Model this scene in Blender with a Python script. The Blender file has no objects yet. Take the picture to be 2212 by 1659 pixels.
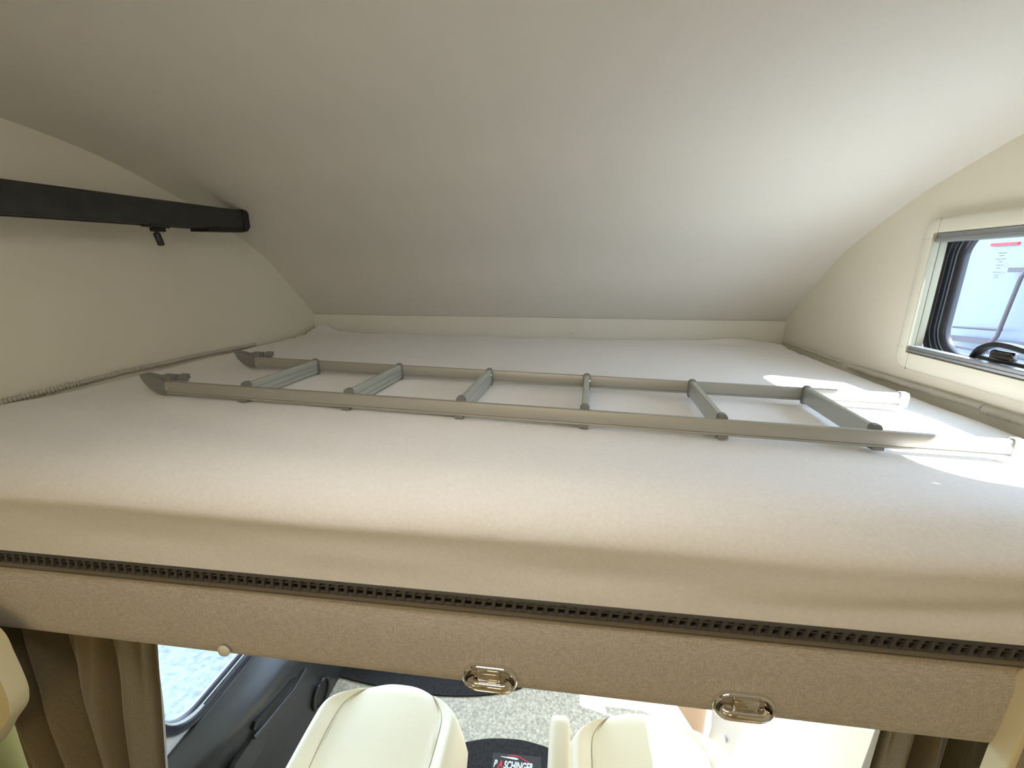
import bpy, bmesh, math, random
from mathutils import Vector, Matrix, noise
random.seed(4)
PI = math.pi
Z0 = 1.62          # the bunk mattress top lies 1.62 m above the living floor
C = bpy.context.scene.collection
S = bpy.context.scene

# ------------------------------------------------------------------ camera
cam_d = bpy.data.cameras.new('camera'); cam = bpy.data.objects.new('camera', cam_d); C.objects.link(cam)
cam_d.sensor_width = 36; cam_d.sensor_fit = 'HORIZONTAL'; cam_d.lens = 927.47/2212*36; cam_d.clip_start = .02
yaw, pitch, roll = .1239, .2618, .0015
d = Vector((-math.sin(yaw)*math.cos(pitch), math.cos(yaw)*math.cos(pitch), -math.sin(pitch)))
r = Vector((math.cos(yaw), math.sin(yaw), 0)); u = r.cross(d)
r2 = r*math.cos(roll)+u*math.sin(roll); u2 = -r*math.sin(roll)+u*math.cos(roll)
M = Matrix(((r2.x, u2.x, -d.x), (r2.y, u2.y, -d.y), (r2.z, u2.z, -d.z))).to_4x4()
M.translation = Vector((1.1617, -.5121, .2825+Z0))
cam.matrix_world = M
S.camera = cam

# ------------------------------------------------------------------ world, sun, added fill lamps out of view
S.view_settings.view_transform = 'Standard'; S.view_settings.look = 'None'
S.view_settings.gamma = 1; S.view_settings.use_curve_mapping = False
S.view_settings.exposure = 0.78
w = bpy.data.worlds.new('sky'); S.world = w; w.use_nodes = True
bg = w.node_tree.nodes['Background']; bg.inputs[0].default_value = (.66, .82, 1, 1); bg.inputs[1].default_value = 4.0
sun_d = bpy.data.lights.new('sun', 'SUN'); sun_d.energy = 18; sun_d.angle = math.radians(.6); sun_d.color = (1, .96, .88)
sun = bpy.data.objects.new('sun', sun_d); C.objects.link(sun)
sun.rotation_euler = Vector((-1, .30, -1.0)).to_track_quat('-Z', 'Y').to_euler(); sun.location = (6, -2, 7)

def area(name, loc, direction, sx, sy, power, col):
    l = bpy.data.lights.new(name, 'AREA'); l.shape = 'RECTANGLE'; l.size = sx; l.size_y = sy; l.energy = power; l.color = col
    o = bpy.data.objects.new(name, l); C.objects.link(o); o.location = (loc[0], loc[1], loc[2]+Z0)
    o.rotation_euler = Vector(direction).to_track_quat('-Z', 'Y').to_euler(); return o

area('roof_fill', (1.0, -.30, .595), (0, .6, -1), .6, .3, 3.0, (1, .95, .86))  # added fill lamp for the mattress top; the ceiling has no hatch
area('rear_fill', (1.0, -3.8, .3), (0, 1, 0), 1.0, .5, 7.0, (1, .76, .38))  # added warm fill lamp for the mattress front; the rear wall is closed
area('side_fill', (.08, -1.5, -.3), (1, .3, 0), .6, 1.0, 1.0, (1, .84, .55))  # added weak warm fill lamp; the left wall has no window here

# ------------------------------------------------------------------ materials
def mat(name, col, rough=.6, metal=0, noise_scale=0, noise_amt=0, bump=0, bump_scale=200, stretch=None, sheen=0, coat=0, spec=.5, trans=0):
    m = bpy.data.materials.new(name); m.use_nodes = True; nt = m.node_tree; b = nt.nodes['Principled BSDF']
    b.inputs['Base Color'].default_value = (*col, 1); b.inputs['Roughness'].default_value = rough
    b.inputs['Metallic'].default_value = metal; b.inputs['Specular IOR Level'].default_value = spec
    if sheen: b.inputs['Sheen Weight'].default_value = sheen
    if coat: b.inputs['Coat Weight'].default_value = coat
    if noise_amt or bump:
        tc = nt.nodes.new('ShaderNodeTexCoord'); mp = nt.nodes.new('ShaderNodeMapping')
        nt.links.new(tc.outputs['Object'], mp.inputs[0])
        if stretch: mp.inputs['Scale'].default_value = stretch
        if noise_amt:
            n = nt.nodes.new('ShaderNodeTexNoise'); n.inputs['Scale'].default_value = noise_scale; n.inputs['Detail'].default_value = 5
            nt.links.new(mp.outputs[0], n.inputs['Vector'])
            cr = nt.nodes.new('ShaderNodeValToRGB')
            lo = [max(0, c*(1-noise_amt)) for c in col]; hi = [min(1, c*(1+noise_amt)) for c in col]
            cr.color_ramp.elements[0].position = .3; cr.color_ramp.elements[1].position = .7
            cr.color_ramp.elements[0].color = (*lo, 1); cr.color_ramp.elements[1].color = (*hi, 1)
            nt.links.new(n.outputs['Fac'], cr.inputs[0]); nt.links.new(cr.outputs[0], b.inputs['Base Color'])
        if bump:
            n2 = nt.nodes.new('ShaderNodeTexNoise'); n2.inputs['Scale'].default_value = bump_scale; n2.inputs['Detail'].default_value = 4
            nt.links.new(mp.outputs[0], n2.inputs['Vector'])
            bp = nt.nodes.new('ShaderNodeBump'); bp.inputs['Strength'].default_value = bump; bp.inputs['Distance'].default_value = .002
            nt.links.new(n2.outputs['Fac'], bp.inputs['Height']); nt.links.new(bp.outputs[0], b.inputs['Normal'])
    return m

def weave(name, col, dark):
    m = mat(name, col, .9, sheen=.2); nt = m.node_tree; b = nt.nodes['Principled BSDF']
    tc = nt.nodes.new('ShaderNodeTexCoord'); out = []
    for sc in ((110, 110, 1500), (1400, 1400, 150)):
        mp = nt.nodes.new('ShaderNodeMapping'); mp.inputs['Scale'].default_value = sc
        n = nt.nodes.new('ShaderNodeTexNoise'); n.inputs['Scale'].default_value = 1; n.inputs['Detail'].default_value = 3
        nt.links.new(tc.outputs['Object'], mp.inputs[0]); nt.links.new(mp.outputs[0], n.inputs['Vector']); out.append(n)
    mx = nt.nodes.new('ShaderNodeMath'); mx.operation = 'ADD'
    nt.links.new(out[0].outputs['Fac'], mx.inputs[0]); nt.links.new(out[1].outputs['Fac'], mx.inputs[1])
    cr = nt.nodes.new('ShaderNodeValToRGB'); cr.color_ramp.elements[0].position = .40; cr.color_ramp.elements[1].position = .60
    hf = nt.nodes.new('ShaderNodeMath'); hf.operation = 'MULTIPLY'; hf.inputs[1].default_value = .5
    nt.links.new(mx.outputs[0], hf.inputs[0]); nt.links.new(hf.outputs[0], cr.inputs[0])
    cr.color_ramp.elements[0].color = (*dark, 1); cr.color_ramp.elements[1].color = (*col, 1)
    nt.links.new(cr.outputs[0], b.inputs['Base Color'])
    bp = nt.nodes.new('ShaderNodeBump'); bp.inputs['Strength'].default_value = .35; bp.inputs['Distance'].default_value = .001
    nt.links.new(hf.outputs[0], bp.inputs['Height']); nt.links.new(bp.outputs[0], b.inputs['Normal'])
    return m

def glass(name, tint=(1, 1, 1), gloss=.06):
    m = bpy.data.materials.new(name); m.use_nodes = True; nt = m.node_tree; nt.nodes.clear()
    o = nt.nodes.new('ShaderNodeOutputMaterial'); t = nt.nodes.new('ShaderNodeBsdfTransparent'); g = nt.nodes.new('ShaderNodeBsdfGlossy')
    t.inputs[0].default_value = (*tint, 1); g.inputs['Roughness'].default_value = .02
    mx = nt.nodes.new('ShaderNodeMixShader'); lw = nt.nodes.new('ShaderNodeLayerWeight'); lw.inputs[0].default_value = .5
    pw = nt.nodes.new('ShaderNodeMath'); pw.operation = 'POWER'; pw.inputs[1].default_value = 4
    ml = nt.nodes.new('ShaderNodeMath'); ml.operation = 'MULTIPLY_ADD'; ml.inputs[1].default_value = .4; ml.inputs[2].default_value = .02
    nt.links.new(lw.outputs['Facing'], pw.inputs[0]); nt.links.new(pw.outputs[0], ml.inputs[0]); nt.links.new(ml.outputs[0], mx.inputs[0]); nt.links.new(t.outputs[0], mx.inputs[1]); nt.links.new(g.outputs[0], mx.inputs[2])
    nt.links.new(mx.outputs[0], o.inputs[0]); return m

m_ceil = mat('ceiling_vinyl', (.755, .74, .69), .75, bump=.12, bump_scale=900)
m_wall = mat('wall_vinyl', (.81, .765, .635), .7, bump=.12, bump_scale=900)
m_strip = mat('front_wall_vinyl', (.72, .71, .64), .7, bump=.12, bump_scale=900)
m_olive = mat('olive_lit_wall', (.40, .35, .11), .7)  # wall colour with the olive light put into it
m_sheet = mat('mattress_jersey', (.86, .84, .82), .9, noise_scale=180, noise_amt=.03, bump=.35, bump_scale=420, sheen=.25)
m_mesh = mat('spacer_mesh', (.070, .062, .055), .6, bump=.3, bump_scale=600)
m_cord = mat('ribbed_cord', (.52, .49, .42), .9)
m_piping = mat('grey_brown_piping', (.20, .17, .135), .5)
m_board = weave('linen_weave', (.68, .62, .55), (.43, .385, .325))
m_alu = mat('anodised_aluminium', (.40, .39, .35), .48, .5)
m_rung = mat('ribbed_aluminium', (.54, .575, .55), .42, .6)
m_cap = mat('grey_plastic', (.20, .20, .19), .5)
m_cap_light = mat('pale_grey_plastic', (.55, .55, .56), .5)
m_black = mat('black_aluminium', (.030, .030, .028), .42, .2, noise_scale=30, noise_amt=.25)
m_blackp = mat('black_plastic', (.010, .010, .010), .4)
m_cream = mat('cream_plastic', (.76, .74, .62), .45)
m_reveal = mat('window_reveal_plastic', (.36, .34, .24), .5)
m_rubber = mat('black_rubber', (.020, .022, .030), .28)
m_rubl = mat('grey_rubber_line', (.22, .26, .30), .4)
m_rail = mat('blind_rail_aluminium', (.36, .38, .39), .35, .7)
m_chrome = mat('chrome', (.80, .78, .74), .06, 1)
m_curtain = mat('olive_brown_curtain', (.20, .155, .085), .85, noise_scale=500, noise_amt=.25, bump=.3, bump_scale=700, sheen=.5)
m_seat = mat('cream_leather', (.88, .78, .57), .5, bump=.12, bump_scale=300)
m_seam = mat('seam_thread', (.42, .36, .24), .8)  # darker thread along the cushion seams
m_carpet = mat('beige_carpet', (.62, .55, .42), .95, noise_scale=90, noise_amt=.35, bump=1, bump_scale=160)
m_mat = mat('black_mat', (.030, .026, .024), .95, noise_scale=150, noise_amt=.5, bump=.6, bump_scale=400)
m_door = mat('door_plastic', (.045, .044, .042), .30, bump=.1, bump_scale=700)
m_body = mat('white_body_paint', (.80, .82, .82), .3)
m_post = mat('grey_white_post', (.62, .60, .56), .4)
m_brown = mat('brown_trim', (.18, .13, .09), .5)
m_panel = mat('taupe_panel', (.36, .32, .25), .7)
m_trim = mat('cream_trim_edge', (.80, .70, .44), .5)
m_glass = glass('acrylic_pane', (.93, .96, 1))
m_red = mat('red', (.75, .03, .03), .5)
m_white = mat('white_print', (.85, .85, .80), .6)
m_asphalt = mat('pale_pavement', (.20, .22, .21), .9, noise_scale=30, noise_amt=.30)
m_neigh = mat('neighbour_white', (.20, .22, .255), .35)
m_bar = mat('dark_bar', (.10, .08, .09), .4, .3)
m_print = mat('grey_print', (.35, .38, .42), .6)
m_wood = mat('living_floor_wood', (.50, .43, .31), .5, noise_scale=6, noise_amt=.3, stretch=(1, 8, 1))
m_furn = mat('beige_furniture', (.55, .46, .30), .5)

# ------------------------------------------------------------------ mesh helpers
def loc_of(p):
    v = Vector((0, 0, 0))
    while p: v += Vector(p.location); p = p.parent
    return v
def obj(name, bm, m, parent=None, smooth=True, angle=40):
    bmesh.ops.remove_doubles(bm, verts=bm.verts, dist=1e-6)
    bmesh.ops.recalc_face_normals(bm, faces=bm.faces)
    off = Vector((0, 0, Z0)) - (loc_of(parent) if parent else Vector((0, 0, 0)))
    if not parent:     # put a top-level object's origin at its base
        xs = [v.co.x for v in bm.verts]; ys = [v.co.y for v in bm.verts]; zs = [v.co.z for v in bm.verts]
        c = Vector(((min(xs)+max(xs))/2, (min(ys)+max(ys))/2, min(zs)+Z0)); off = Vector((0, 0, Z0)) - c
    bmesh.ops.translate(bm, verts=bm.verts, vec=off)
    me = bpy.data.meshes.new(name); bm.to_mesh(me); bm.free(); me.materials.append(m)
    if smooth:
        for p in me.polygons: p.use_smooth = True
        me.set_sharp_from_angle(angle=math.radians(angle))
    o = bpy.data.objects.new(name, me); C.objects.link(o)
    if parent: o.parent = parent
    else: o.location = c
    return o
def tag(o, label, cat, group=None):
    o['label'] = label; o['category'] = cat
    if group: o['group'] = group
    return o
def thing(name, label, cat, loc, group=None):
    o = bpy.data.objects.new(name, None); C.objects.link(o); o.location = (loc[0], loc[1], loc[2]+Z0); o.empty_display_size = .05
    return tag(o, label, cat, group)
def struct(name, bm, m, parent=None, **k):
    o = obj(name, bm, m, parent, **k)
    if not parent: o['kind'] = 'structure'
    return o
def dup(root, delta, **props):
    c0 = root.copy(); C.objects.link(c0); c0.location = Vector(root.location)+Vector(delta)
    for k, v in props.items(): c0[k] = v
    for ch in list(root.children):
        c1 = ch.copy(); C.objects.link(c1); c1.parent = c0
        for g in ch.children:
            c2 = g.copy(); C.objects.link(c2); c2.parent = c1
    return c0

def box(bm, x0, x1, y0, y1, z0, z1, bev=0, seg=2):
    g = bmesh.ops.create_cube(bm, size=1)['verts']
    for v in g:
        v.co = Vector(((x0+x1)/2+v.co.x*(x1-x0), (y0+y1)/2+v.co.y*(y1-y0), (z0+z1)/2+v.co.z*(z1-z0)))
    if bev:
        es = {e for v in g for e in v.link_edges}
        bmesh.ops.bevel(bm, geom=list(es), offset=bev, segments=seg, affect='EDGES', profile=.5)
def nb(): return bmesh.new()
def loft(bm, rings, closed=True, cap=True):
    vs = [[bm.verts.new(p) for p in rg] for rg in rings]; n = len(vs[0])
    for a, b in zip(vs[:-1], vs[1:]):
        for i in range(n if closed else n-1):
            j = (i+1) % n; bm.faces.new((a[i], a[j], b[j], b[i]))
    if cap and closed:
        bm.faces.new(vs[0][::-1]); bm.faces.new(vs[-1])
    return vs
def prism(bm, pts, a, b):           # closed outline pts, moved by vectors a and b
    loft(bm, [[Vector(p)+Vector(a) for p in pts], [Vector(p)+Vector(b) for p in pts]])
def tube(bm, path, rad, n=12, cap=True):
    path = [Vector(p) for p in path]; rings = []
    up = Vector((0, 0, 1))
    for i, p in enumerate(path):
        t = (path[min(i+1, len(path)-1)]-path[max(i-1, 0)]).normalized()
        if abs(t.dot(up)) > .95: up = Vector((0, 1, 0))
        s = t.cross(up).normalized(); q = s.cross(t)
        rr = rad[i] if isinstance(rad, (list, tuple)) else rad
        rings.append([p+s*rr*math.cos(2*PI*k/n)+q*rr*math.sin(2*PI*k/n) for k in range(n)])
    loft(bm, rings, True, cap)
def voxel(bm, xs, ys, zs, solid):
    V = {}
    def vv(i, j, k):
        if (i, j, k) not in V: V[i, j, k] = bm.verts.new((xs[i], ys[j], zs[k]))
        return V[i, j, k]
    nx, ny, nz = len(xs)-1, len(ys)-1, len(zs)-1
    f = lambda i, j, k: 0 <= i < nx and 0 <= j < ny and 0 <= k < nz and solid((xs[i]+xs[i+1])/2, (ys[j]+ys[j+1])/2, (zs[k]+zs[k+1])/2)
    for i in range(nx):
        for j in range(ny):
            for k in range(nz):
                if not f(i, j, k): continue
                for dx, q in ((-1, [(i, j, k), (i, j, k+1), (i, j+1, k+1), (i, j+1, k)]), (1, [(i+1, j, k), (i+1, j+1, k), (i+1, j+1, k+1), (i+1, j, k+1)])):
                    if not f(i+dx, j, k): bm.faces.new([vv(*t) for t in q])
                for dy, q in ((-1, [(i, j, k), (i+1, j, k), (i+1, j, k+1), (i, j, k+1)]), (1, [(i, j+1, k), (i, j+1, k+1), (i+1, j+1, k+1), (i+1, j+1, k)])):
                    if not f(i, j+dy, k): bm.faces.new([vv(*t) for t in q])
                for dz, q in ((-1, [(i, j, k), (i, j+1, k), (i+1, j+1, k), (i+1, j, k)]), (1, [(i, j, k+1), (i+1, j, k+1), (i+1, j+1, k+1), (i, j+1, k+1)])):
                    if not f(i, j, k+dz): bm.faces.new([vv(*t) for t in q])
def spline(pts, n=8):
    out = []
    P = [pts[0]]+list(pts)+[pts[-1]]
    for i in range(1, len(P)-2):
        for k in range(n):
            t = k/n
            out.append(tuple(.5*((2*b)+(-a+c)*t+(2*a-5*b+4*c-e)*t*t+(-a+3*b-3*c+e)*t**3) for a, b, c, e in zip(P[i-1], P[i], P[i+1], P[i+2])))
    out.append(tuple(pts[-1])); return out
def rrect(y0, y1, z0, z1, rad, n=8):    # rounded rectangle (y, z)
    out = []
    for cy, cz, a0 in ((y1-rad, z1-rad, 0), (y0+rad, z1-rad, 90), (y0+rad, z0+rad, 180), (y1-rad, z0+rad, 270)):
        for k in range(n+1):
            a = math.radians(a0+90*k/n); out.append((cy+rad*math.cos(a), cz+rad*math.sin(a)))
    return out
def sst(a, b, t):
    t = max(0, min(1, (t-a)/(b-a))); return t*t*(3-2*t)
W = 2.05

# ------------------------------------------------------------------ shell
prof = spline([(-1.1, .612), (-.5, .612), (0, .605), (.2, .594), (.34, .580), (.45, .566), (.56, .543), (.66, .512), (.776, .474), (.88, .430), (1.0, .372), (1.10, .312), (1.2, .228), (1.30, .142), (1.375, .076)], 6)
bm = nb()
inner = [(y, z) for y, z in prof]; outer = [(y, z+.03) for y, z in prof]
outline = inner+outer[::-1]
N = 24
rings = [[(x, y, z) for y, z in outline] for x in [W*i/N for i in range(N+1)]]
loft(bm, rings)
struct('ceiling', bm, m_ceil)

bm = nb()
voxel(bm, [0, .7, 1.4, W], [-4.0, -2.2, -1.5, -1.1], [.612, .65], lambda *a: True)
struct('ceiling_living', bm, m_ceil)
ZW = .66
bm = nb()
voxel(bm, [-.04, 0], [-4.0, -2.55, -1.45, .10, 1.42], [-1.62, -.5, -.34, .2, ZW], lambda x, y, z: not (y > .10 and z < -.34))
struct('wall_left', bm, m_wall)
bm = nb()
HY0, HY1, HZ0, HZ1 = -.012, .725, .045, .392
voxel(bm, [W, W+.04], [-4.0, -1.60, -.90, HY0, .10, HY1, 1.42], [-1.62, -1.60, -.34, HZ0, .22, HZ1, ZW],
      lambda x, y, z: not (HY0 < y < HY1 and HZ0 < z < HZ1)  and not (y > .10 and z < -.34))
struct('wall_right', bm, m_wall)
def frame_ring(name, a, b, m, ax):
    bm = nb(); (x0, x1), (p0, p1) = a, b
    for q in ((x0-.03, x0, p0-.03, p1+.03), (x1, x1+.03, p0-.03, p1+.03), (x0, x1, p0-.03, p0), (x0, x1, p1, p1+.03)):
        if ax == 'z': box(bm, q[0], q[1], q[2], q[3], .592, .612)
        else: box(bm, q[0], q[1], -4.0, -3.97, q[2], q[3])
    return struct(name, bm, m)
frame_ring('roof_fill_frame', (.68, 1.32), (-.47, -.13), m_cream, 'z')  # unseen frame added around the roof fill lamp, no opening behind it
frame_ring('rear_fill_frame', (.48, 1.52), (.03, .57), m_cream, 'y')  # unseen frame added around the rear fill lamp, no opening behind it
bm = nb(); voxel(bm, [0, W], [-4.04, -4.0], [-1.62, ZW], lambda *a: True); struct('wall_rear', bm, m_furn)
bm = nb(); box(bm, 0, W, 1.366, 1.40, -.34, .078); wf = struct('wall_front', bm, m_strip)
bm = nb(); tube(bm, [(1.189, 1.3665, .012), (1.189, 1.3635, .012)], .0022, 10); obj('screw', bm, m_cap, wf)
bm = nb(); box(bm, 0, W, -4, .0, -1.66, -1.62); struct('floor_living', bm, m_wood)
# cab floor: carpet
bm = nb(); box(bm, .10, 1.95, .0, 1.7, -1.56, -1.50); struct('floor_cab', bm, m_carpet)
# bunk deck (underside of the bed)
bm = nb(); box(bm, .0, W, .022, 1.366, -.335, -.19); struct('trim_bunk_deck', bm, m_cream)

# ------------------------------------------------------------------ mattress
def mtop(x, y):
    z = .0040-.0119*(x-.28)
    z += .0025*math.sin(x*2.1+.6)*math.sin(y*3+.4)*sst(0, .2, y)
    # bulges of the cover between wall and ladder, left front
    z += .010*math.exp(-((x-.12)/.14)**2-((y-.16)/.10)**2)
    z += .007*math.exp(-((x+.25*y-.02)/.05)**2)*sst(.9, .3, y)
    # lumps at the two far corners
    z += .030*math.exp(-((x-.055)/.05)**2-((y-1.335)/.07)**2)
    z += .026*math.exp(-((x-1.86)/.13)**2-((y-1.35)/.028)**2)+.014*math.exp(-((x-1.62)/.10)**2-((y-1.352)/.03)**2)
    z += .010*math.exp(-((x-1.98)/.06)**2-((y-1.28)/.06)**2)
    # fine pulled wrinkles at the far side
    f = sst(.95, 1.25, y)
    z += f*.0030*math.sin((x*.25+y*1.0)*75)*(.4+.6*math.sin(x*3.1+1)**2)
    z += .0016*math.sin((y+.35*x)*48+2*math.sin(x*5))*math.exp(-((x-.45)/.35)**2)*sst(.55, .2, y)
    z += .0022*noise.noise(Vector((x*5, y*8, 0)))
    return z
bm = nb()
NX, NY = 240, 110
grid = []
for i in range(NX+1):
    x = .016+(W-.032)*i/NX
    ex = min(x-.016, W-.016-x)
    side = .028*(1-math.sqrt(max(0, 1-(1-min(ex/.03, 1))**2)))
    row = []
    # rounded front: ridge is full on the left and slack to the right
    R = .068+.012*math.sin(x*2.2+.3)+.02*sst(1.2, 2.0, x)
    slack = sst(1.2, 2.0, x)
    bulge = .024+.005*math.sin(x*3.0)-.012*slack
    for j in range(NY+1):       # top, from the far side to the ridge
        t = j/NY; y = 1.362-(1.362-R)*t
        z = mtop(x, y)-side-.010*sst(.03, 0, 1.362-y)
        row.append((x, y, z))
    z1 = mtop(x, R)-side
    for k in range(1, 15):      # ridge
        a = PI/2*k/14
        y = R-(R+bulge)*math.sin(a); z = z1-(.058+.02*slack)*(1-math.cos(a))
        wr = .007*slack*math.sin(14*(x*.55)+10*a*.6)*math.sin(a)
        row.append((x, y-wr, z))
    yb, zb = row[-1][1], row[-1][2]
    for k in range(1, 13):      # front face down to the underlay
        t = k/12
        y = yb+(-.0085-yb)*((1-(1-t)**2.6)*(1-slack)+t**1.6*slack); z = zb+(-.166-zb)*t
        fold = -.020*slack*math.exp(-((z+.115+.05*(2.0-x))/.018)**2) + .004*math.exp(-((z+.12)/.02)**2)*math.sin(x*9)*(1-slack)
        row.append((x, y+(-fold)*(1-t*.6), z))
    row.append((x, .3, -.166)); row.append((x, 1.362, -.166))
    grid.append(row)
loft(bm, grid, True, True)
mt = tag(obj('mattress', bm, m_sheet, angle=80), 'wide white mattress in a jersey cover filling the raised bunk', 'mattress')

# underlay mat of spacer mesh: flat body, dark ladder-like front edge, pale ribbed side edges
um = thing('underlay_mat', 'spacer mesh underlay mat showing a dark lattice edge below the mattress', 'mat', (1.025, .6, -.188))
bm = nb(); box(bm, .004, W-.004, .004, 1.36, -.188, -.170); obj('mat_body', bm, m_cord, um)
bm = nb()
for z, rr in ((-.1695, .0028), (-.1765, .0012), (-.1865, .0024)):
    tube(bm, [(x, -.008, z) for x in (.02, .7, 1.4, 1.76)], rr, 8)
p = .0148; n = int(1.74/p)
for i in range(n):
    x = .022+i*p
    loft(bm, [[(x+sx+off, y, z) for sx, y in ((-.0030*s, -.0105-.001*s), (.0030*s, -.0105-.001*s), (.0032*s, -.004), (-.0032*s, -.004))] for z, s, off in ((-.187, 1.25, -.001), (-.181, .9, 0), (-.1755, .75, .001), (-.1695, 1.2, .002))])
obj('lattice_edge', bm, m_mesh, um)
def ribbed(x, ya, yb, z, rr):
    bm = nb(); n = int(abs(yb-ya)/.0075)
    pth = []; rad = []
    for i in range(n*4+1):
        t = i/(n*4); pth.append((x+.002*math.sin(t*23), ya+(yb-ya)*t, z(t) if callable(z) else z)); rad.append(rr*(.76+.24*math.cos(i*PI/2)))
    tube(bm, pth, rad, 8); return bm
tag(obj('ribbed_cord', ribbed(.0085, -.02, .95, lambda t: .008+.010*math.sin(t*PI), .0070), m_cord), 'long ribbed grey cord lying along the foot of the left wall', 'cord')
tag(obj('ribbed_cord', ribbed(W-.012, -.02, .455, lambda t: .012-.012*t, .0105), m_cord), 'thickest ribbed grey cord along the right wall, nearest below the window', 'cord')
tag(obj('ribbed_cord', ribbed(W-.013, .460, .90, lambda t: .003-.010*t, .0085), m_cord), 'middle ribbed grey cord along the right wall, past the near one', 'cord')
tag(obj('ribbed_cord', ribbed(W-.014, .95, 1.33, lambda t: -.004+.006*t, .005), m_cord), 'thin ribbed cord at the far right corner of the mattress', 'cord')

# ------------------------------------------------------------------ upholstered front board
fb = thing('bunk_front_board', 'linen upholstered board along the lower front edge of the bunk', 'board', (.96, .01, -.337))
bm = nb(); NB = 90; rows = []
for i in range(NB+1):
    x = .10+1.647*i/NB; row = []
    for k in range(17):
        t = k/16; z = -.190-.146*t
        y = -.002-.005*math.sin(PI*t)**.5 + .0022*math.exp(-((t-.16)/.10)**2)*(1+.5*math.sin(x*8))
        if k == 16: y += .002
        row.append((x, y, z))
    row += [(x, .003, -.3385), (x, .016, -.3385), (x, .020, -.334), (x, .020, -.19)]
    rows.append(row)
loft(bm, rows); obj('upholstered_panel', bm, m_board, fb, angle=60)
bm = nb(); box(bm, .10, 1.747, -.0085, .018, -.1985, -.1895, .002); obj('piping_strip', bm, m_piping, fb)
bm = nb(); box(bm, .10, 1.747, -.0075, .0, -.2015, -.1995, .0006); obj('lower_bead', bm, m_piping, fb)
# cream cap nut near the lower edge
bm = nb(); rg = []
for k in range(7):
    a = k/6*PI/2; rr = .0105*math.cos(a) if k < 6 else .0004
    rg.append([(.625+rr*math.cos(2*PI*q/20), -.009-.006*math.sin(a), -.3215+rr*math.sin(2*PI*q/20)) for q in range(20)])
loft(bm, rg); obj('button_cap', bm, m_cream, fb)

# chrome ladder brackets / oval fittings let into the board
def capsule(hw, hh, n=10):
    out = []
    for s in (1, -1):
        for k in range(n+1):
            a = -PI/2+PI*k/n if s > 0 else PI/2+PI*k/n
            out.append((s*(hw-hh)+hh*math.cos(a), hh*math.sin(a)))
    return out
def oval(x, z, label):
    t = thing('ladder_socket', label, 'bracket', (x, -.007, z), 'chrome oval brackets on the bunk board')
    hw, hh = .0415, .0235
    def ring(sc, y): return [(x+px*sc*(1 if sc == 1 else 1), y, z+pz*sc) for px, pz in capsule(hw, hh)]
    def off(o, y): return [(x+px, y, z+pz) for px, pz in capsule(hw-o, hh-o)]
    bm = nb()
    loft(bm, [off(-.001, -.004), off(-.0012, -.009), off(0, -.0125), off(.002, -.0145), off(.0045, -.0135), off(.0065, -.0105), off(.009, -.007), off(.012, -.0052)], True, True)
    obj('oval_plate', bm, m_chrome, t, angle=60)
    bm = nb(); box(bm, x-.0175, x+.0165, -.0165, -.0055, z+.001, z+.0200, .0015)
    box(bm, x-.0155, x+.0145, -.0175, -.0160, z+.004, z+.016, .0005)
    obj('hook_plate', bm, m_chrome, t, angle=30)
    bm = nb(); tube(bm, [(x-.029, -.012, z-.004), (x-.026, -.0165, z-.004), (x-.02, -.018, z-.004), (x+.02, -.018, z-.004), (x+.026, -.0165, z-.004), (x+.029, -.012, z-.004)], .0062, 14)
    obj('cross_bar', bm, m_chrome, t)
    for sx in (-.021, .021):
        bm = nb(); tube(bm, [(x+sx, -.004, z-.0145), (x+sx, -.0135, z-.0145)], .0042, 12); obj('screw', bm, m_cap, t)
    return t
oval(1.066, -.3145, 'chrome oval bracket let into the linen board above the gap between the cab seats')
oval(1.428, -.3125, 'chrome oval bracket let into the linen board above the sunlit right seat')

# ------------------------------------------------------------------ ladder lying on the mattress
LX, LY, LZ, LA, LS, LC = .2777, .3024, .0129, -.0583, -.0119, .0048
LW, LH, LT, LL, SP, R0 = .2647, .0288, .0118, 1.6004, .2416, .2006
e1 = Vector((math.cos(LA), math.sin(LA), LS)); n1 = Vector((-math.sin(LA), math.cos(LA), LC)); o1 = Vector((LX, LY, LZ))
def L(s, a, h): return o1+e1*s+n1*a+Vector((0, 0, h))
lad = thing('bunk_ladder', 'six-rung aluminium bunk ladder lying flat on the white mattress', 'ladder', (LX+LL/2, LY+.1, -.002))
def lprism(bm, pr, s0, s1):     # profile (a, h) along s
    loft(bm, [[L(s, a, h) for a, h in pr] for s in (s0, s1)])
for a0, sg in ((0, 1), (LW, 1)):
    pr = [(0, .0015), (.0004, .004), (.0016, .0045), (.0016, .0055), (0, .006), (-.0012, LH*.5), (0, LH-.004), (.0012, LH-.0006), (.0025, LH), (LT-.003, LH), (LT-.0008, LH-.001), (LT, LH-.003), (LT+.0006, LH*.5), (LT, .004), (LT-.001, 0), (.001, 0)]
    bm = nb(); lprism(bm, [(a0+a, h) for a, h in pr], 0, LL); rl = obj('side_rail', bm, m_alu, lad, angle=35)
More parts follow.
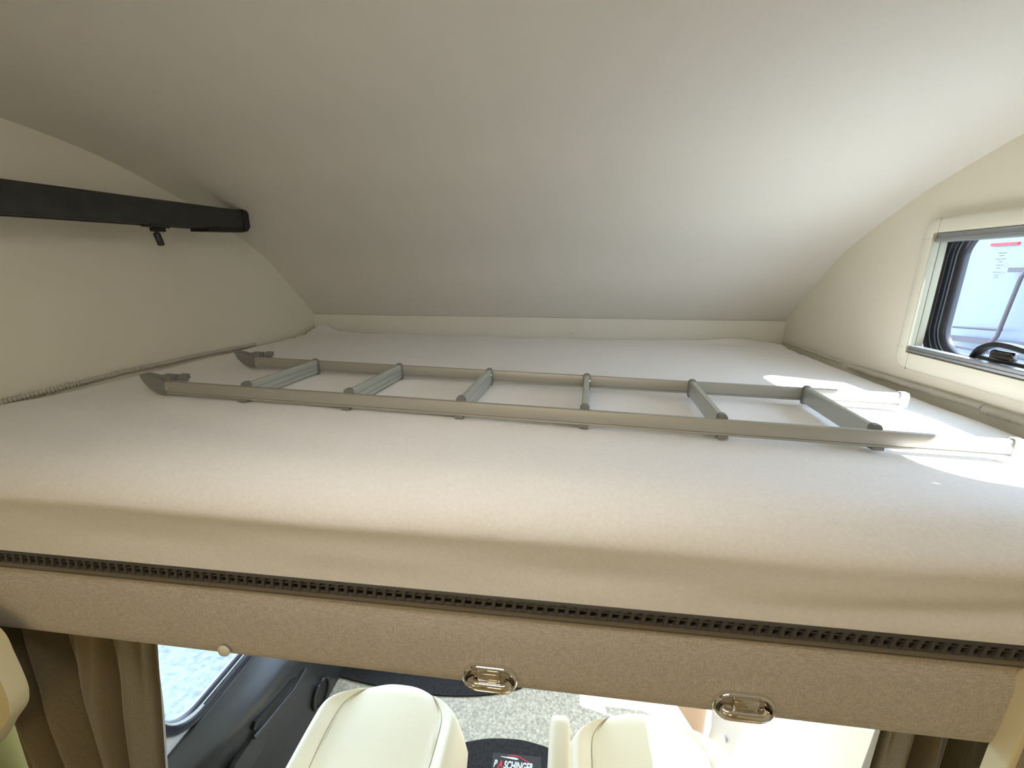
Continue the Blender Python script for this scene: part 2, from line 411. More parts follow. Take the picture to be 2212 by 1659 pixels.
for i in range(6):
    s = R0+SP*i; th = .0065
    bm = nb()
    hh0, hh1 = -.003, LH+.0045
    pf = [(-th, hh0+.003), (-th+.0015, hh0), (th-.0015, hh0), (th, hh0+.003), (th, .006), (th-.0014, .0068), (th, .0076), (th, .0185), (th-.0014, .0193), (th, .020), (th, hh1-.004), (th-.002, hh1-.001), (0, hh1), (-th+.002, hh1-.001), (-th, hh1-.004)]
    loft(bm, [[L(s+q, a, h) for q, h in pf] for a in (LT, LW)])
    rg = obj('rung', bm, m_rung, lad, angle=30)
    for a0, a1 in ((LT-.0002, LT+.013), (LW-.0075, LW+.0008)):
        bm = nb(); c = .0022
        pc = [(-th-c, hh0), (-th-c+.002, hh0-.0035), (th+c-.002, hh0-.0035), (th+c, hh0), (th+c, .0075), (th+c-.001, .0085), (th+c, .0095), (th+c, .018), (th+c-.001, .019), (th+c, .020), (th+c, hh1-.003), (th-.001, hh1+.0018), (0, hh1+.0028), (-th+.001, hh1+.0018), (-th-c, hh1-.003)]
        loft(bm, [[L(s+q*.93, a0, h) for q, h in pc], [L(s+q, a0+.0012, h) for q, h in pc], [L(s+q, a1-.0012, h) for q, h in pc], [L(s+q*.9, a1, h) for q, h in pc]])
        if a0 < .1:     # foot showing below the near rail
            box_pts = [(-th-c, -.0045), (th+c, -.0045), (th+c, .001), (-th-c, .001)]
            loft(bm, [[L(s+q, a, h) for q, h in box_pts] for a in (-.0015, LT)])
        obj('end_cap', bm, m_cap, rg, angle=35)
    bm = nb(); q = L(s+th+.0004, LW-.0115, .020); tube(bm, [q, q+e1*.0016], .0021, 8); obj('rivet', bm, m_chrome, rg)
for a0 in (0, LW):      # curved hooks at the left ends
    bm = nb()
    pr = [(0, -.001), (-.012, .001), (-.024, .006), (-.035, .014), (-.044, .024), (-.050, .034), (-.052, .040), (-.050, .0415), (-.035, .0405), (-.01, .036), (0, .0335), (.008, .0315), (.008, -.001)]
    loft(bm, [[L(s, a, h) for s, h in pr] for a in (a0-.0015, a0+.001, a0+LT+.006, a0+LT+.0085)])
    hk = obj('end_hook', bm, m_cap, lad, angle=40)
    bm = nb()
    def lb(s0, s1, a_0, a_1, h0, h1, bm=bm):
        loft(bm, [[L(s, a, h) for a, h in ((a_0, h0), (a_1, h0), (a_1, h1), (a_0, h1))] for s in (s0, s1)])
    lb(-.004, .024, a0+LT*.2, a0+LT+.012, LH, LH+.012)
    lb(.020, .052, a0+LT+.002, a0+LT+.009, LH-.001, LH+.005)
    lb(.034, .052, a0+LT+.002, a0+LT+.014, LH+.004, LH+.014)
    obj('latch_prong', bm, m_cap, hk, smooth=False)
    bm = nb(); q = L(.014, a0-.0015, .012); tube(bm, [q, q+n1*.003], .0022, 8); obj('rivet', bm, m_chrome, hk)
    # rounded caps at the right ends
    bm = nb()
    pe = [(a0-.0015, -.002), (a0+LT+.002, -.002), (a0+LT+.002, LH-.002), (a0+LT-.001, LH+.0025), (a0+.001, LH+.0025), (a0-.0015, LH-.002)]
    cc = (a0+LT/2, LH/2)
    loft(bm, [[L(s, cc[0]+(a-cc[0])*k, cc[1]+(h-cc[1])*k) for a, h in pe] for s, k in ((LL-.006, 1), (LL+.006, 1), (LL+.010, .9), (LL+.012, .7))])
    obj('end_plug', bm, m_cap_light, lad, angle=40)

# ------------------------------------------------------------------ black rail on the left wall
rail = thing('wall_rail', 'long black aluminium rail fixed high along the left wall', 'rail', (.11, .3, .375))
def rail_sec(y, k=1.0, pad=0):
    dz = .034*(y-.2)/.65*1.0
    zt, zb = .438+dz*.62, .380+dz*.62
    pr = [(.150, zb+.010), (.151, (zb+zt)/2), (.150, zt-.004), (.146, zt), (.105, zt+.001), (.100, zt-.003), (.100, zb-.004), (.118, zb-.004), (.118, zb+.002), (.138, zb+.002), (.1385, zb-.003), (.146, zb-.003), (.1485, zb+.003)]
    return [(x, y, z) for x, z in pr]
bm = nb(); loft(bm, [rail_sec(y) for y in (-.9, -.3, .2, .5, .805)]); obj('rail_profile', bm, m_black, rail, angle=40)
bm = nb()
z_ = lambda y: .034*(y-.2)/.65*.62
prE = []
yE = .815
out = [(.655, .373+z_(.655)-.004), (.665, .369+z_(.66)), (.79, .372+z_(.79)), (.812, .377+z_(.82)), (.824, .390+z_(.82)), (.825, .43+z_(.82)), (.818, .438+z_(.82)), (.800, .440+z_(.8)), (.800, .380+z_(.8)), (.655, .379+z_(.655))]
loft(bm, [[(x, y, z) for y, z in out] for x in (.096, .0985, .1515, .154)])
obj('end_cap', bm, m_blackp, rail, angle=40)
bm = nb(); box(bm, .118, .148, .484, .538, .3815, .390, .002); box(bm, .124, .142, .500, .530, .372, .384, .002)
sl = obj('sliding_catch', bm, m_blackp, rail, angle=40)
bm = nb(); tube(bm, [(.134, .508, .379), (.134, .509, .366)], .0045, 10); obj('catch_stem', bm, m_blackp, sl)
bm = nb(); tube(bm, [(.134, .508, .369), (.134, .5085, .367), (.134, .5155, .341), (.134, .516, .339)], [.006, .0078, .0078, .006], 14); obj('catch_knob', bm, m_blackp, sl)
for yy in (-.1, .45):
    bm = nb(); box(bm, 0.0, .106, yy-.014, yy+.014, .392+z_(yy), .414+z_(yy), .002); obj('wall_bracket', bm, m_blackp, rail)

# ------------------------------------------------------------------ window_1 (right wall)
win = bpy.data.objects.new('window_1', None); C.objects.link(win); win.location = (W, .35, .034+Z0); win['kind'] = 'structure'
FY0, FY1, FZ0, FZ1 = -.024, .733, .034, .402
IY0, IY1, IZ0, IZ1 = .010, .699, .077, .367
bm = nb()
def fr_loop(o, x, rad):      # outer outline
    return [(x, y, z) for y, z in rrect(FY0+o, FY1-o, FZ0+o, FZ1-o, rad)]
def in_loop(o, x, rad=.003): return [(x, y, z) for y, z in rrect(IY0-o, IY1+o, IZ0-o, IZ1+o, rad)]
loft(bm, [fr_loop(0, W, .034), fr_loop(.0005, W-.010, .034), fr_loop(.003, W-.0135, .031), fr_loop(.008, W-.0155, .026),
          in_loop(.004, W-.0155, .004), in_loop(.001, W-.0145)], True, False)
struct('window_frame', bm, m_cream, win, angle=35)
bm = nb(); loft(bm, [in_loop(.001, W-.0145), in_loop(0, W-.012), in_loop(0, W+.003)], True, False)
struct('inner_lip', bm, m_reveal, win, angle=35)
# seams of the corner pieces
bm = nb()
for (a, b) in (((IY1-.012, IZ1), (IY1-.012, FZ1)), ((IY1, IZ1-.012), (FY1, IZ1-.012)), ((IY1, IZ0+.012), (FY1, IZ0+.012)), ((IY1-.012, IZ0), (IY1-.012, FZ0))):
    box(bm, W-.0159, W-.0140, min(a[0], b[0])-.0004, max(a[0], b[0])+.0004, min(a[1], b[1])+.0002, max(a[1], b[1])-.0002)
struct('corner_seam', bm, mat('seam_line', (.38, .36, .28), .7), win, smooth=False)
# cassette channel (side guide) and reveal
bm = nb()
box(bm, W+.004, W+.020, IY1-.001, IY1+.006, IZ0-.03, IZ1+.03, .001)
struct('blind_guide', bm, m_reveal, win)
# reveal: lining of the wall opening
bm = nb()
loft(bm, [[(x, y, z) for y, z in ((HY0+.001, HZ0+.001), (HY1-.001, HZ0+.001), (HY1-.001, HZ1-.001), (HY0+.001, HZ1-.001))] for x in (W, W+.030)]+[[(x, y, z) for y, z in ((-.06, 0), (.775, 0), (.775, .44), (-.06, .44))] for x in (W+.041, W+.06)], True, False)
struct('reveal', bm, m_reveal, win, smooth=False)
# blind rails
def rbar(z0, z1, x0, x1, name):
    bm = nb(); zc = (z0+z1)/2; h = (z1-z0)
    pr = [(x0, z0+h*.15), (x0, z0+h*.45), (x0+.003, z0+h*.5), (x0+.003, z0+h*.85), (x0+.001, z1), (x1, z1), (x1, z0), (x0+.004, z0)]
    loft(bm, [[(x, y, z) for x, z in pr] for y in (IY0, IY1+.001)]); return struct(name, bm, m_rail, win, angle=30)
rbar(.346, .366, W-.010, W+.018, 'blind_rail'); rbar(.0765, .094, W-.012, W+.010, 'blind_rail')
# rubber gasket and pane
GY0, GY1, GZ0, GZ1 = .035, .681, .088, .372
def gl(o, x, rad=.06): return [(x, y, z) for y, z in rrect(GY0-o, GY1+o, GZ0-o, GZ1+o, rad+o, 12)]
bm = nb()
loft(bm, [gl(.056, W+.052), gl(.056, W+.040), gl(.050, W+.036), gl(.038, W+.036), gl(.036, W+.041), gl(.031, W+.041), gl(.029, W+.037), gl(.020, W+.039), gl(.018, W+.046), gl(.013, W+.046), gl(.010, W+.043), gl(.003, W+.046), gl(0, W+.052), gl(0, W+.062), gl(.02, W+.07), gl(.056, W+.07)], True, False)
gk = struct('gasket', bm, m_rubber, win, angle=50)
for o_, x_ in ((.034, .0405), (.0155, .0455)):
    bm = nb(); path = gl(o_, W+x_); path.append(path[0]); tube(bm, path, .0018, 6, False); struct('gasket_bead', bm, m_rubl, gk)
bm = nb(); loft(bm, [gl(.004, W+.056), gl(.004, W+.060)]); pane = struct('pane', bm, m_glass, win, smooth=False)
# printed approval marks on the pane
bm = nb()
def mark(y, z, wy, hz=.0012): box(bm, W+.0555, W+.0559, y-wy/2, y+wy/2, z-hz/2, z+hz/2)
for k, (dz, wy) in enumerate(((0, .020), (.006, .012), (.013, .024), (.0185, .010), (.026, .016), (.032, .010), (.041, .022), (.047, .012), (.052, .012))):
    mark(.595, .318-dz, wy)
def ringm(y, z, rr):
    tube(bm, [(W+.0557, y+rr*math.cos(a*PI/6), z+rr*math.sin(a*PI/6)) for a in range(13)], .0004, 4)
ringm(.580, .292, .0048); ringm(.592, .336, .004)
tri = [(.580+.006*math.cos(a), .272+.006*math.sin(a)) for a in (PI/2, PI*7/6, PI*11/6, PI/2)]
tube(bm, [(W+.0557, y, z) for y, z in tri], .0005, 4)
struct('approval_print', bm, m_print, pane, smooth=False)
# latch handle
bm = nb()
arch = spline([(.560, .090), (.548, .112), (.520, .128), (.488, .131), (.45, .127), (.40, .120)], 4)
loft(bm, [[(x, y, z-.0) for x, y, z in ((W+.016, a, b+.004), (W+.034, a, b+.004), (W+.034, a, b-.006), (W+.016, a, b-.006))] for a, b in arch])
box(bm, W+.020, W+.045, .44, .55, .086, .100, .003)
hd = struct('latch_handle', bm, m_blackp, win, angle=40)
bm = nb(); box(bm, W+.018, W+.035, .470, .520, .096, .118, .006, 3); struct('latch_button', bm, mat('glossy_black', (.01, .01, .012), .08, coat=1), hd)

# ------------------------------------------------------------------ cab opening trims
def panel_xz(name, pts, y0, y1, m, parent=None):
    bm = nb(); prism(bm, [(x, 0, z) for x, z in pts], (0, y0, 0), (0, y1, 0)); return obj(name, bm, m, parent, angle=35)
t = thing('passage_trim', 'cream edged taupe side panel at the left edge below the bunk', 'panel', (.1, -.06, -1.62))
outl = spline([(.08, -.255), (.18, -.268), (.240, -.300), (.250, -.35), (.254, -.408), (.250, -.435), (.238, -.462), (.205, -.50), (.165, -.55), (.09, -.62)], 5)
inn = spline([(.06, -.285), (.15, -.290), (.208, -.318), (.219, -.36), (.222, -.41), (.217, -.437), (.206, -.470), (.17, -.51), (.14, -.55), (.07, -.62)], 5)
bm = nb(); loft(bm, [[(x, y, z) for x, z in outl+inn[::-1]] for y in (-.062, -.058, -.042, -.034)])
obj('cream_edge', bm, m_trim, t, angle=50)
bm = nb(); prism(bm, [(x, 0, z) for x, z in inn+[(0.0, -.62), (0.0, -.285)]], (0, -.056, 0), (0, -.036, 0)); obj('taupe_panel', bm, m_panel, t)
bm = nb(); box(bm, 0.0, .006, -.5, .09, -1.62, -.44); struct('olive_light_left', bm, m_olive)  # added thin panel, coloured as the olive light on the wall

t = thing('passage_trim', 'cream edged taupe side panel at the lower right corner below the bunk', 'panel', (1.8, -.05, -1.62))
bm = nb(); box(bm, 1.747, 1.757, -.029, .0, -1.60, -.188, .003, 3); obj('cream_edge', bm, m_trim, t)
bm = nb(); box(bm, 1.755, W, -.0275, -.002, -1.60, -.188); obj('taupe_panel', bm, m_panel, t)

# ------------------------------------------------------------------ curtains in the cab
def curtain(name, label, x0, x1, y, zt, zb, folds, seed, lean):
    rnd = random.Random(seed); bm = nb(); NU, NV = 220, 50; rows = []
    ph = [rnd.uniform(-1, 1) for _ in range(6)]
    for j in range(NV+1):
        v = j/NV; z = zt+(zb-zt)*v; row = []
        for i in range(NU+1):
            q = i/NU
            g = q-lean*sst(0, .65, v)*math.sin(PI*min(1, q*1.15))*.16
            f1 = math.sin(2*PI*folds*g+ph[0]+.8*math.sin(4*q+ph[1]))
            f2 = math.sin(2*PI*folds*2.3*g+ph[2])
            f3 = math.sin(2*PI*folds*3.5*q+ph[3])
            k = 1-sst(0, .25, v)
            amp = .036*(.75+.25*math.sin(5*q+ph[4]))
            yy = y+amp*f1*(1-.35*k)+.004*f2*(1-.4*v)+.005*k*f3
            xx = x0+(x1-x0)*q*(1+.03*v)+.006*math.cos(2*PI*folds*g+ph[0])-(.19*(zt-z)*(.35+.65*q) if lean else 0)
            if lean: xx = max(xx, .014); yy = yy+(.045-yy)*sst(.08, 0, q)
            row.append((xx, yy, z+.004*math.sin(9*q)*k))
        rows.append(row)
    vs = [[bm.verts.new(p_) for p_ in rg] for rg in rows]
    for a, b in zip(vs[:-1], vs[1:]):
        for i in range(NU): bm.faces.new((a[i], a[i+1], b[i+1], b[i]))
    ret = bmesh.ops.solidify(bm, geom=bm.faces[:], thickness=.002)
    o = obj(name, bm, m_curtain, None, angle=80)
    return tag(o, label, 'curtain', 'olive brown cab curtains')
c1 = curtain('cab_curtain', 'gathered olive brown curtain hanging at the left behind the linen board', .045, .425, .055, -.345, -1.46, 4.6, 3, 1)
c2 = curtain('cab_curtain', 'gathered olive brown curtain hanging at the right behind the linen board', 1.685, 1.865, .085, -.345, -1.46, 4.2, 8, 0)
for c_, xx in ((c1, (.01, .44)), (c2, (1.62, 1.88))):   # gathered heading tape
    bm = nb(); tube(bm, [(xx[0], .078, -.350), (xx[1], .078, -.350)], .005, 10)
    obj('curtain_track', bm, m_blackp, c_)

# ------------------------------------------------------------------ cab: side walls with windows, windscreen, dashboard
def cab_side(sign, name, xw):
    # sheet in the y-z plane with a rounded window hole, thickness .03 outward
    bm = nb()
    hole = rrect(.258, 1.25, -1.002, -.42, .12, 12)
    outerp = []
    for y, z in hole:       # matching outer rectangle point for each hole point
        cy, cz = .754, -.71; dy, dz = y-cy, z-cz
        k = min((.70 if dy > 0 else .70)/max(abs(dy), 1e-6), ((.37) if dz > 0 else (.86))/max(abs(dz), 1e-6))
        outerp.append((cy+dy*k, cz+dz*k))
    x1 = xw+sign*.03
    R_ = lambda pts, x: [(x, y, z) for y, z in pts]
    loft(bm, [R_(outerp, xw), R_(hole, xw), R_(hole, x1), R_(outerp, x1), R_(outerp, xw)], True, False)
    # lower corners
    return struct(name, bm, m_body, None, angle=30)
def side_window(sign, name, xw):
    wroot = bpy.data.objects.new(name, None); C.objects.link(wroot); wroot.location = (xw, .75, -1.0+Z0); wroot['kind'] = 'structure'
    G = lambda o, x: [(x, y, z) for y, z in rrect(.258-o, 1.25+o, -1.002-o, -.42+o, .12+o, 12)]
    bm = nb(); s = sign
    loft(bm, [G(.030, xw), G(.031, xw-s*.006), G(.026, xw-s*.012), G(.014, xw-s*.010), G(.006, xw-s*.003), G(-.002, xw+s*.004), G(-.004, xw+s*.02)], True, False)
    struct('window_seal', bm, m_rubber, wroot, angle=50)
    bm = nb(); p_ = G(.004, xw-s*.003); p_.append(p_[0]); tube(bm, p_, .0022, 6, False); struct('seal_bead', bm, m_post, wroot)
    bm = nb(); loft(bm, [G(0, xw+s*.012), G(0, xw+s*.016)]); struct('pane', bm, m_glass, wroot, smooth=False)
cab_side(-1, 'wall_cab_left', .10); side_window(-1, 'window_2', .10)
bm = nb(); voxel(bm, [1.95, 1.98], [.0, .13, .37, 1.25, 1.5], [-1.56, -1.50, -.80, -.37, -.335], lambda x, y, z: not (.13 < y < .37 and -1.50 < z < -.37) and not (.37 < y < 1.25 and -1.50 < z < -.80)); struct('wall_cab_right', bm, m_body)  # upper front closed, added to keep sun off the carpet
bm = nb(); prism(bm, [(0, .60, -1.02), (0, .44, -.86), (0, .25, -.66), (0, .10, -.66), (0, .10, -1.3), (0, .20, -1.14), (0, .36, -1.03)], (1.90, 0, 0), (1.949, 0, 0)); struct('trim_cab_pillar', bm, m_cream, angle=30)

def door_card(sign, xw, name, label, m):
    X = lambda dx: xw+(-sign)*dx          # dx inward
    t = thing(name, label, 'door panel', (xw, .7, -1.50))
    ys = [.20, .23, .26, .32, .40, .50, .60, .72, .85, 1.0, 1.2]
    rings = []
    for y in ys:
        k = sst(.16, .50, y); dr = -.05*sst(.35, 1.1, y)
        b = .45+.55*k
        pr = [(.0, -1.030), (.012, -1.026), (.022*b+.004, -1.030+dr*.3), (.055*b, -1.055+dr), (.085*b, -1.085+dr), (.100*b, -1.115+dr), (.104*b, -1.15+dr), (.100*b, -1.20+dr), (.092*b, -1.28), (.100*b, -1.36), (.104*b, -1.44), (.104*b, -1.495), (.0, -1.495)]
        rings.append([(X(dx), y, z) for dx, z in pr])
    bm = nb(); loft(bm, rings); cd = obj('card', bm, m, t, angle=50)
    # grab slot
    bm = nb()
    sl_ = [(.425, -1.150), (.44, -1.138), (.62, -1.176), (.640, -1.190), (.632, -1.204), (.45, -1.166), (.43, -1.163)]
    loft(bm, [[(X(x), y, z-.03*0) for y, z in sl_] for x in (.080, .1085)]); obj('grab_slot', bm, m_blackp, cd)
    bm = nb(); tube(bm, [(X(.108), .42, -1.180), (X(.110), .45, -1.186), (X(.110), .62, -1.222), (X(.108), .70, -1.215)], .006, 8); obj('pull_ledge', bm, m, cd)
    bm = nb(); rr = [(y, z) for y, z in rrect(.325, .475, -1.275, -1.185, .03, 6)]
    loft(bm, [[(X(.085), y, z) for y, z in rr], [(X(.1005), y, z) for y, z in rr], [(X(.103), y*.97+.012, z*.97-.036) for y, z in rr]]); obj('pocket_cover', bm, m, cd, angle=40)
    bm = nb(); n = 28; pth = [(X(.112), .765+.055*math.cos(2*PI*k/n), -1.415+.055*math.sin(2*PI*k/n)) for k in range(n+1)]
    tube(bm, pth, .006, 8, False); sp = obj('speaker_ring', bm, m, cd)
    bm = nb(); loft(bm, [[(X(x), .765+.052*math.cos(2*PI*k/n), -1.415+.052*math.sin(2*PI*k/n)) for k in range(n)] for x in (.09, .108)]); obj('speaker_grille', bm, m_blackp, sp)
    return t
door_card(-1, .10, 'door_trim', 'charcoal moulded door panel beside the left seat', m_door)

# upright post at the right, with its bolt, and the brown corner trim ahead of it
t = thing('door_post', 'pale grey upright post with a round bolt beyond the right seat', 'post', (1.80, .70, -1.50))
bm = nb(); prism(bm, [(0, .79, -1.30), (0, .765, -1.385), (0, .62, -1.27), (0, .55, -1.0), (0, .60, -.36), (0, .72, -.36)], (1.745, 0, 0), (1.765, 0, 0))
pf_ = obj('post_plate', bm, m_post, t, smooth=False)
bm = nb(); tube(bm, [(1.746, .654, -1.242), (1.738, .654, -1.242)], .010, 16); obj('bolt', bm, m_cap_light, pf_)
bm = nb(); prism(bm, [(0, .78, -1.36), (0, .66, -1.36), (0, .70, -1.5), (0, .80, -1.5)], (1.747, 0, 0), (1.763, 0, 0)); obj('post_foot', bm, m_post, t, smooth=False)
bm = nb(); prism(bm, [(1.745, 0, -1.28), (1.60, 0, -1.28), (1.70, 0, -1.44), (1.745, 0, -1.5)], (0, .83, 0), (0, .86, 0))
tag(obj('kick_panel', bm, m_brown, None, smooth=False), 'small brown pointed trim piece between the right seat and the pale post', 'trim')

# windscreen frame, cab roof, dashboard
bm = nb(); prism(bm, [(0, 1.366, -.34), (0, 1.40, -.34), (0, 2.10, -.98), (0, 2.07, -.98)], (.07, 0, 0), (.14, 0, 0)); prism(bm, [(0, 1.366, -.34), (0, 1.40, -.34), (0, 2.10, -.98), (0, 2.07, -.98)], (1.91, 0, 0), (1.98, 0, 0))
struct('trim_windscreen', bm, m_body)
bm = nb(); prism(bm, [(0, 1.385, -.34), (0, 1.389, -.34), (0, 2.089, -.98), (0, 2.085, -.98)], (.14, 0, 0), (1.91, 0, 0)); struct('window_4', bm, m_glass, smooth=False)
db = thing('dashboard', 'black dashboard and footwell ahead of the left seat', 'dashboard', (1.0, 1.5, -1.5))
bm = nb(); dp = spline([(1.38, -1.0), (1.30, -1.02), (1.26, -1.10), (1.30, -1.22), (1.38, -1.30), (1.45, -1.50)], 4)
prism(bm, [(0, y, z) for y, z in dp]+[(0, 2.08, -1.5), (0, 2.08, -1.0)], (.14, 0, 0), (1.91, 0, 0)); obj('dash_body', bm, m_door, db, angle=50)
bm = nb(); box(bm, .22, .52, 1.05, 1.40, -1.50, -1.30, .02, 3); ct = obj('lower_console', bm, m_door, db)
bm = nb()
for k in range(7): box(bm, .335+k*.022, .341+k*.022, 1.035, 1.052, -1.47, -1.33)
obj('grille_fins', bm, m_cap_light, ct)

# mats
def mat_flat(name, pts, label, z=-1.50, h=.010):
    bm = nb(); prism(bm, [(x, y, 0) for x, y in pts], (0, 0, z), (0, 0, z+h))
    return tag(obj(name, bm, m_mat, None, smooth=False), label, 'mat')
mat_flat('footwell_mat', spline([(.12, .92), (.31, .895), (.50, .880), (.69, .880), (.855, .902), (.97, .935), (1.035, .972), (1.02, 1.02)], 6)+[(1.0, 1.03), (.12, 1.03)], 'black footwell mat with a curved edge ahead of the left seat')
cm = mat_flat('carpet_mat', spline([(.76, .50), (.775, .655), (.798, .690), (.84, .708), (.926, .731), (1.034, .740), (1.10, .734), (1.16, .722), (1.20, .70), (1.22, .50)], 6), 'black doormat with a lettered patch on the beige carpet between the seats')
bm = nb(); prism(bm, [(.942, .681, 0), (1.124, .688, 0), (1.136, .575, 0), (.955, .570, 0)], (0, 0, -1.490), (0, 0, -1.4885)); lp = obj('logo_patch', bm, mat('patch_black', (.055, .048, .045), .8), cm, smooth=False)
def text(s_, x, y, size, m, parent, rot, shear=.25):
    cu = bpy.data.curves.new('lettering', 'FONT'); cu.body = s_; cu.size = size; cu.extrude = .0006; cu.shear = shear; cu.offset = .0012; cu.space_character = 1.0
    tmp = bpy.data.objects.new('lettering_curve', cu); C.objects.link(tmp); bpy.context.view_layer.update()
    me = bpy.data.meshes.new_from_object(tmp.evaluated_get(bpy.context.evaluated_depsgraph_get())); bpy.data.objects.remove(tmp); bpy.data.curves.remove(cu)
    me.materials.clear(); me.materials.append(m)
    o = bpy.data.objects.new('lettering', me); C.objects.link(o); o.parent = parent
    o.location = Vector((x, y, -1.4878+Z0))-loc_of(parent); o.rotation_euler = (0, 0, rot); return o
rot = math.radians(1.5)
o_b = text('B', .951, .6315, .036, m_white, lp, rot)
o_a = text('A', .9685, .6320, .036, m_red, lp, rot)
o_r = text('SCHINGER', .9885, .6325, .036, m_white, lp, rot)
for o_ in (o_b, o_a, o_r): o_.scale = (.62, 1, 1)
bm = nb(); arc = [(1.000+.082*t, .6745+.0055*math.sin(PI*min(1, t*1.25+.05))-.012*t**3) for t in [k/14 for k in range(15)]]
prism(bm, [(x, y+.0016, 0) for x, y in arc]+[(x, y-.0014, 0) for x, y in arc[::-1]], (0, 0, -1.4884), (0, 0, -1.4876)); obj('red_arc', bm, m_red, lp, smooth=False)
bm = nb(); sw = spline([(.974, .6715), (1.0, .6722), (1.022, .6735), (1.036, .6725), (1.041, .669), (1.034, .6665), (1.015, .6668), (.974, .6700)], 4)
prism(bm, [(x, y, 0) for x, y in sw], (0, 0, -1.4884), (0, 0, -1.4876)); obj('white_swoosh', bm, m_white, lp, smooth=False)

# ------------------------------------------------------------------ seats
def seat(cx_, label):
    t = thing('captain_chair', label, 'chair', (cx_, .2, -1.50), 'cream captain chairs')
    hw = .236; y0, y1 = .13, .560
    def outline(s, v):
        # s in -1..1 across, v in 0..1 from the back to the front
        wv = hw*(1.0+.02*math.sin(PI*v)) * (1-.44*sst(.62, 1.0, v)**1.6)
        return wv
    NU, NV = 64, 60
    def zt(s, v):
        a = abs(s); z = -1.005
        bol = math.exp(-((a-.82)/.15)**2)*.040*(1-.75*sst(.7, 1, v))
        z += bol+.012*math.cos(s*1.6)*(1-sst(.8, 1, v))
        z -= .070*max(0, (a-.80)/.20)**2.4
        z -= .060*sst(.84, 1.0, v)**1.7
        sa = .60+.05*math.sin(PI*v)
        z -= .007*math.exp(-((a-sa)/.014)**2)
        return z
    rows = []
    for j in range(NV+1):
        v = j/NV; row = []
        wv = outline(0, v)
        for i in range(NU+1):
            s = -1+2*i/NU
            y = y0+(y1-y0)*v - (.06+.02*sst(.5, 1, v))*abs(s)**2.6*sst(.3, 1, v)
            row.append((cx_+wv*s, y, zt(s, v)))
        row += [(cx_+wv*.97, row[-1][1]-.006, -1.16), (cx_-wv*.97, row[0][1]-.006, -1.16)]
        rows.append(row)
    bm = nb(); loft(bm, rows); cu = obj('seat_cushion', bm, m_seat, t, angle=60)
    bm = nb()
    for sg in (-1, 1):
        pth = []
        for j in range(4, 59):
            v = j/60; sa = .60+.05*math.sin(PI*v)+.012
            y = y0+(y1-y0)*v-(.06+.02*sst(.5, 1, v))*sa**2.6*sst(.3, 1, v)
            pth.append((cx_+outline(0, v)*sg*sa, y, zt(sa, v)+.0018))
        tube(bm, pth, .0011, 5)
    obj('seam', bm, m_seam, cu)
    # backrest: stands upright behind, under the bunk edge
    bm = nb(); rings = []
    for k in range(13):
        v = k/12; z = -1.02+.38*v; wv = .235-.05*v**3-.02*max(0, v-.85)/.15; yc = .09-.09*v; th = .055-.02*v
        if k == 12: wv *= .9; th *= .5
        rings.append([(cx_+wv*math.copysign(abs(math.cos(a))**.6, math.cos(a)), yc+th*math.copysign(abs(math.sin(a))**.8, math.sin(a)), z) for a in [2*PI*q/32 for q in range(32)]])
    loft(bm, rings); obj('backrest', bm, m_seat, t, angle=60)
    bm = nb(); box(bm, cx_-.19, cx_+.19, .05, .42, -1.24, -1.15, .02, 2); box(bm, cx_-.16, cx_+.16, .10, .38, -1.50, -1.24, .015, 2); obj('seat_base', bm, m_blackp, t)
    return t
seat(.685, 'cream leather captain chair on the left, shaded, beside the charcoal door panel')
s2 = seat(1.430, 'cream leather captain chair on the right, bleached by direct sun')
bm = nb(); rings = []
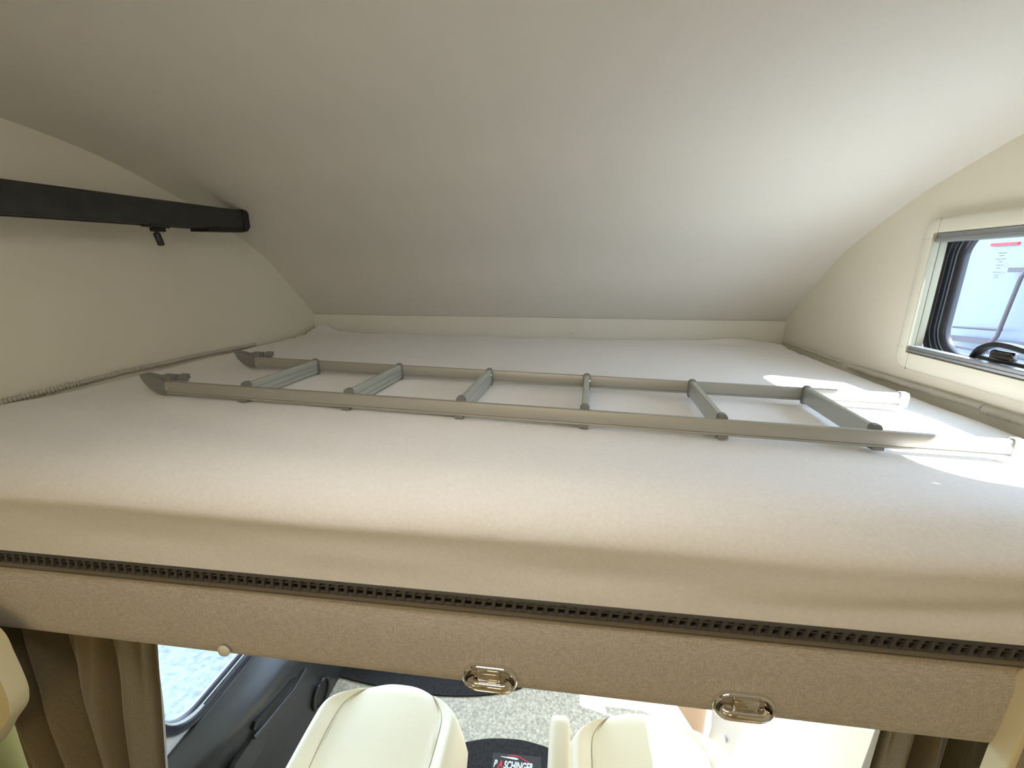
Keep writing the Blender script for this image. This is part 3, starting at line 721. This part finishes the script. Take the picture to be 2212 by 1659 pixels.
for k, (y, sc) in enumerate(((-.05, 1), (.1, 1), (.25, 1), (.335, .98), (.358, .88), (.366, .6))):
    rings.append([(1.182+.028*sc*math.copysign(abs(math.cos(a))**.6, math.cos(a)), y, -.875+.034*sc*math.copysign(abs(math.sin(a))**.6, math.sin(a))) for a in [2*PI*q/28 for q in range(28)]])
loft(bm, rings); ar = obj('armrest', bm, m_seat, s2, angle=60)

# ------------------------------------------------------------------ outside
bm = nb(); voxel(bm, [-14, 14], [-12, 14], [-2.30, -2.25], lambda *a: True); struct('ground', bm, m_asphalt, smooth=False)
nv = thing('neighbour_vehicle', 'white side of a vehicle parked outside the right window', 'vehicle', (7.2, 2.5, -2.25))
bm = nb(); box(bm, 6.02, 8.3, -1.0, 7.5, -1.85, .97, .06, 3); obj('body', bm, m_neigh, nv)
bm = nb(); box(bm, 6.00, 6.02, 5.02, 5.34, .545, .575); obj('red_marking', bm, m_red, nv)
for yy in (.6, 6.2):
    bm = nb(); tube(bm, [(6.05, yy, -1.91), (6.30, yy, -1.91)], .34, 28); obj('wheel', bm, m_blackp, nv)
rk = thing('carrier_rack', 'dark tubular carrier rack on the white vehicle outside the right window', 'rack', (5.95, 4.9, -.7))
def far(x, y, z): k = 2.14; return (1.1617+(x-1.1617)*k, -.5121+(y+.5121)*k, .2825+(z-.2825)*k)
bm = nb(); tube(bm, [far(3.39, 2.275, -.038), far(3.39, 1.99, -.018)], .012, 8); obj('thin_bar', bm, m_bar, rk)
bm = nb(); loft(bm, [[far(x, y, z) for y, z in ((2.27, -.085), (1.4, -.040), (1.4, -.075), (2.27, -.115))] for x in (3.385, 3.40)]); obj('flat_bar', bm, m_bar, rk, smooth=False)
bm = nb(); tube(bm, [far(3.39, 2.23, -.145), far(3.39, 1.5, -.135)], .012, 8); obj('thin_bar', bm, m_bar, rk)
bm = nb(); tube(bm, [far(3.385, 1.85, .47), far(3.385, 1.968, .244), far(3.385, 2.0, -.05), far(3.385, 2.06, -.17)], .020, 8); obj('upright', bm, m_bar, rk)
bm = nb(); loft(bm, [[far(x, y, z) for y, z in ((2.05, .293), (1.6, .293), (1.6, .27), (2.05, .27))] for x in (3.39, 3.41)]); obj('grab_plate', bm, m_bar, rk, smooth=False)
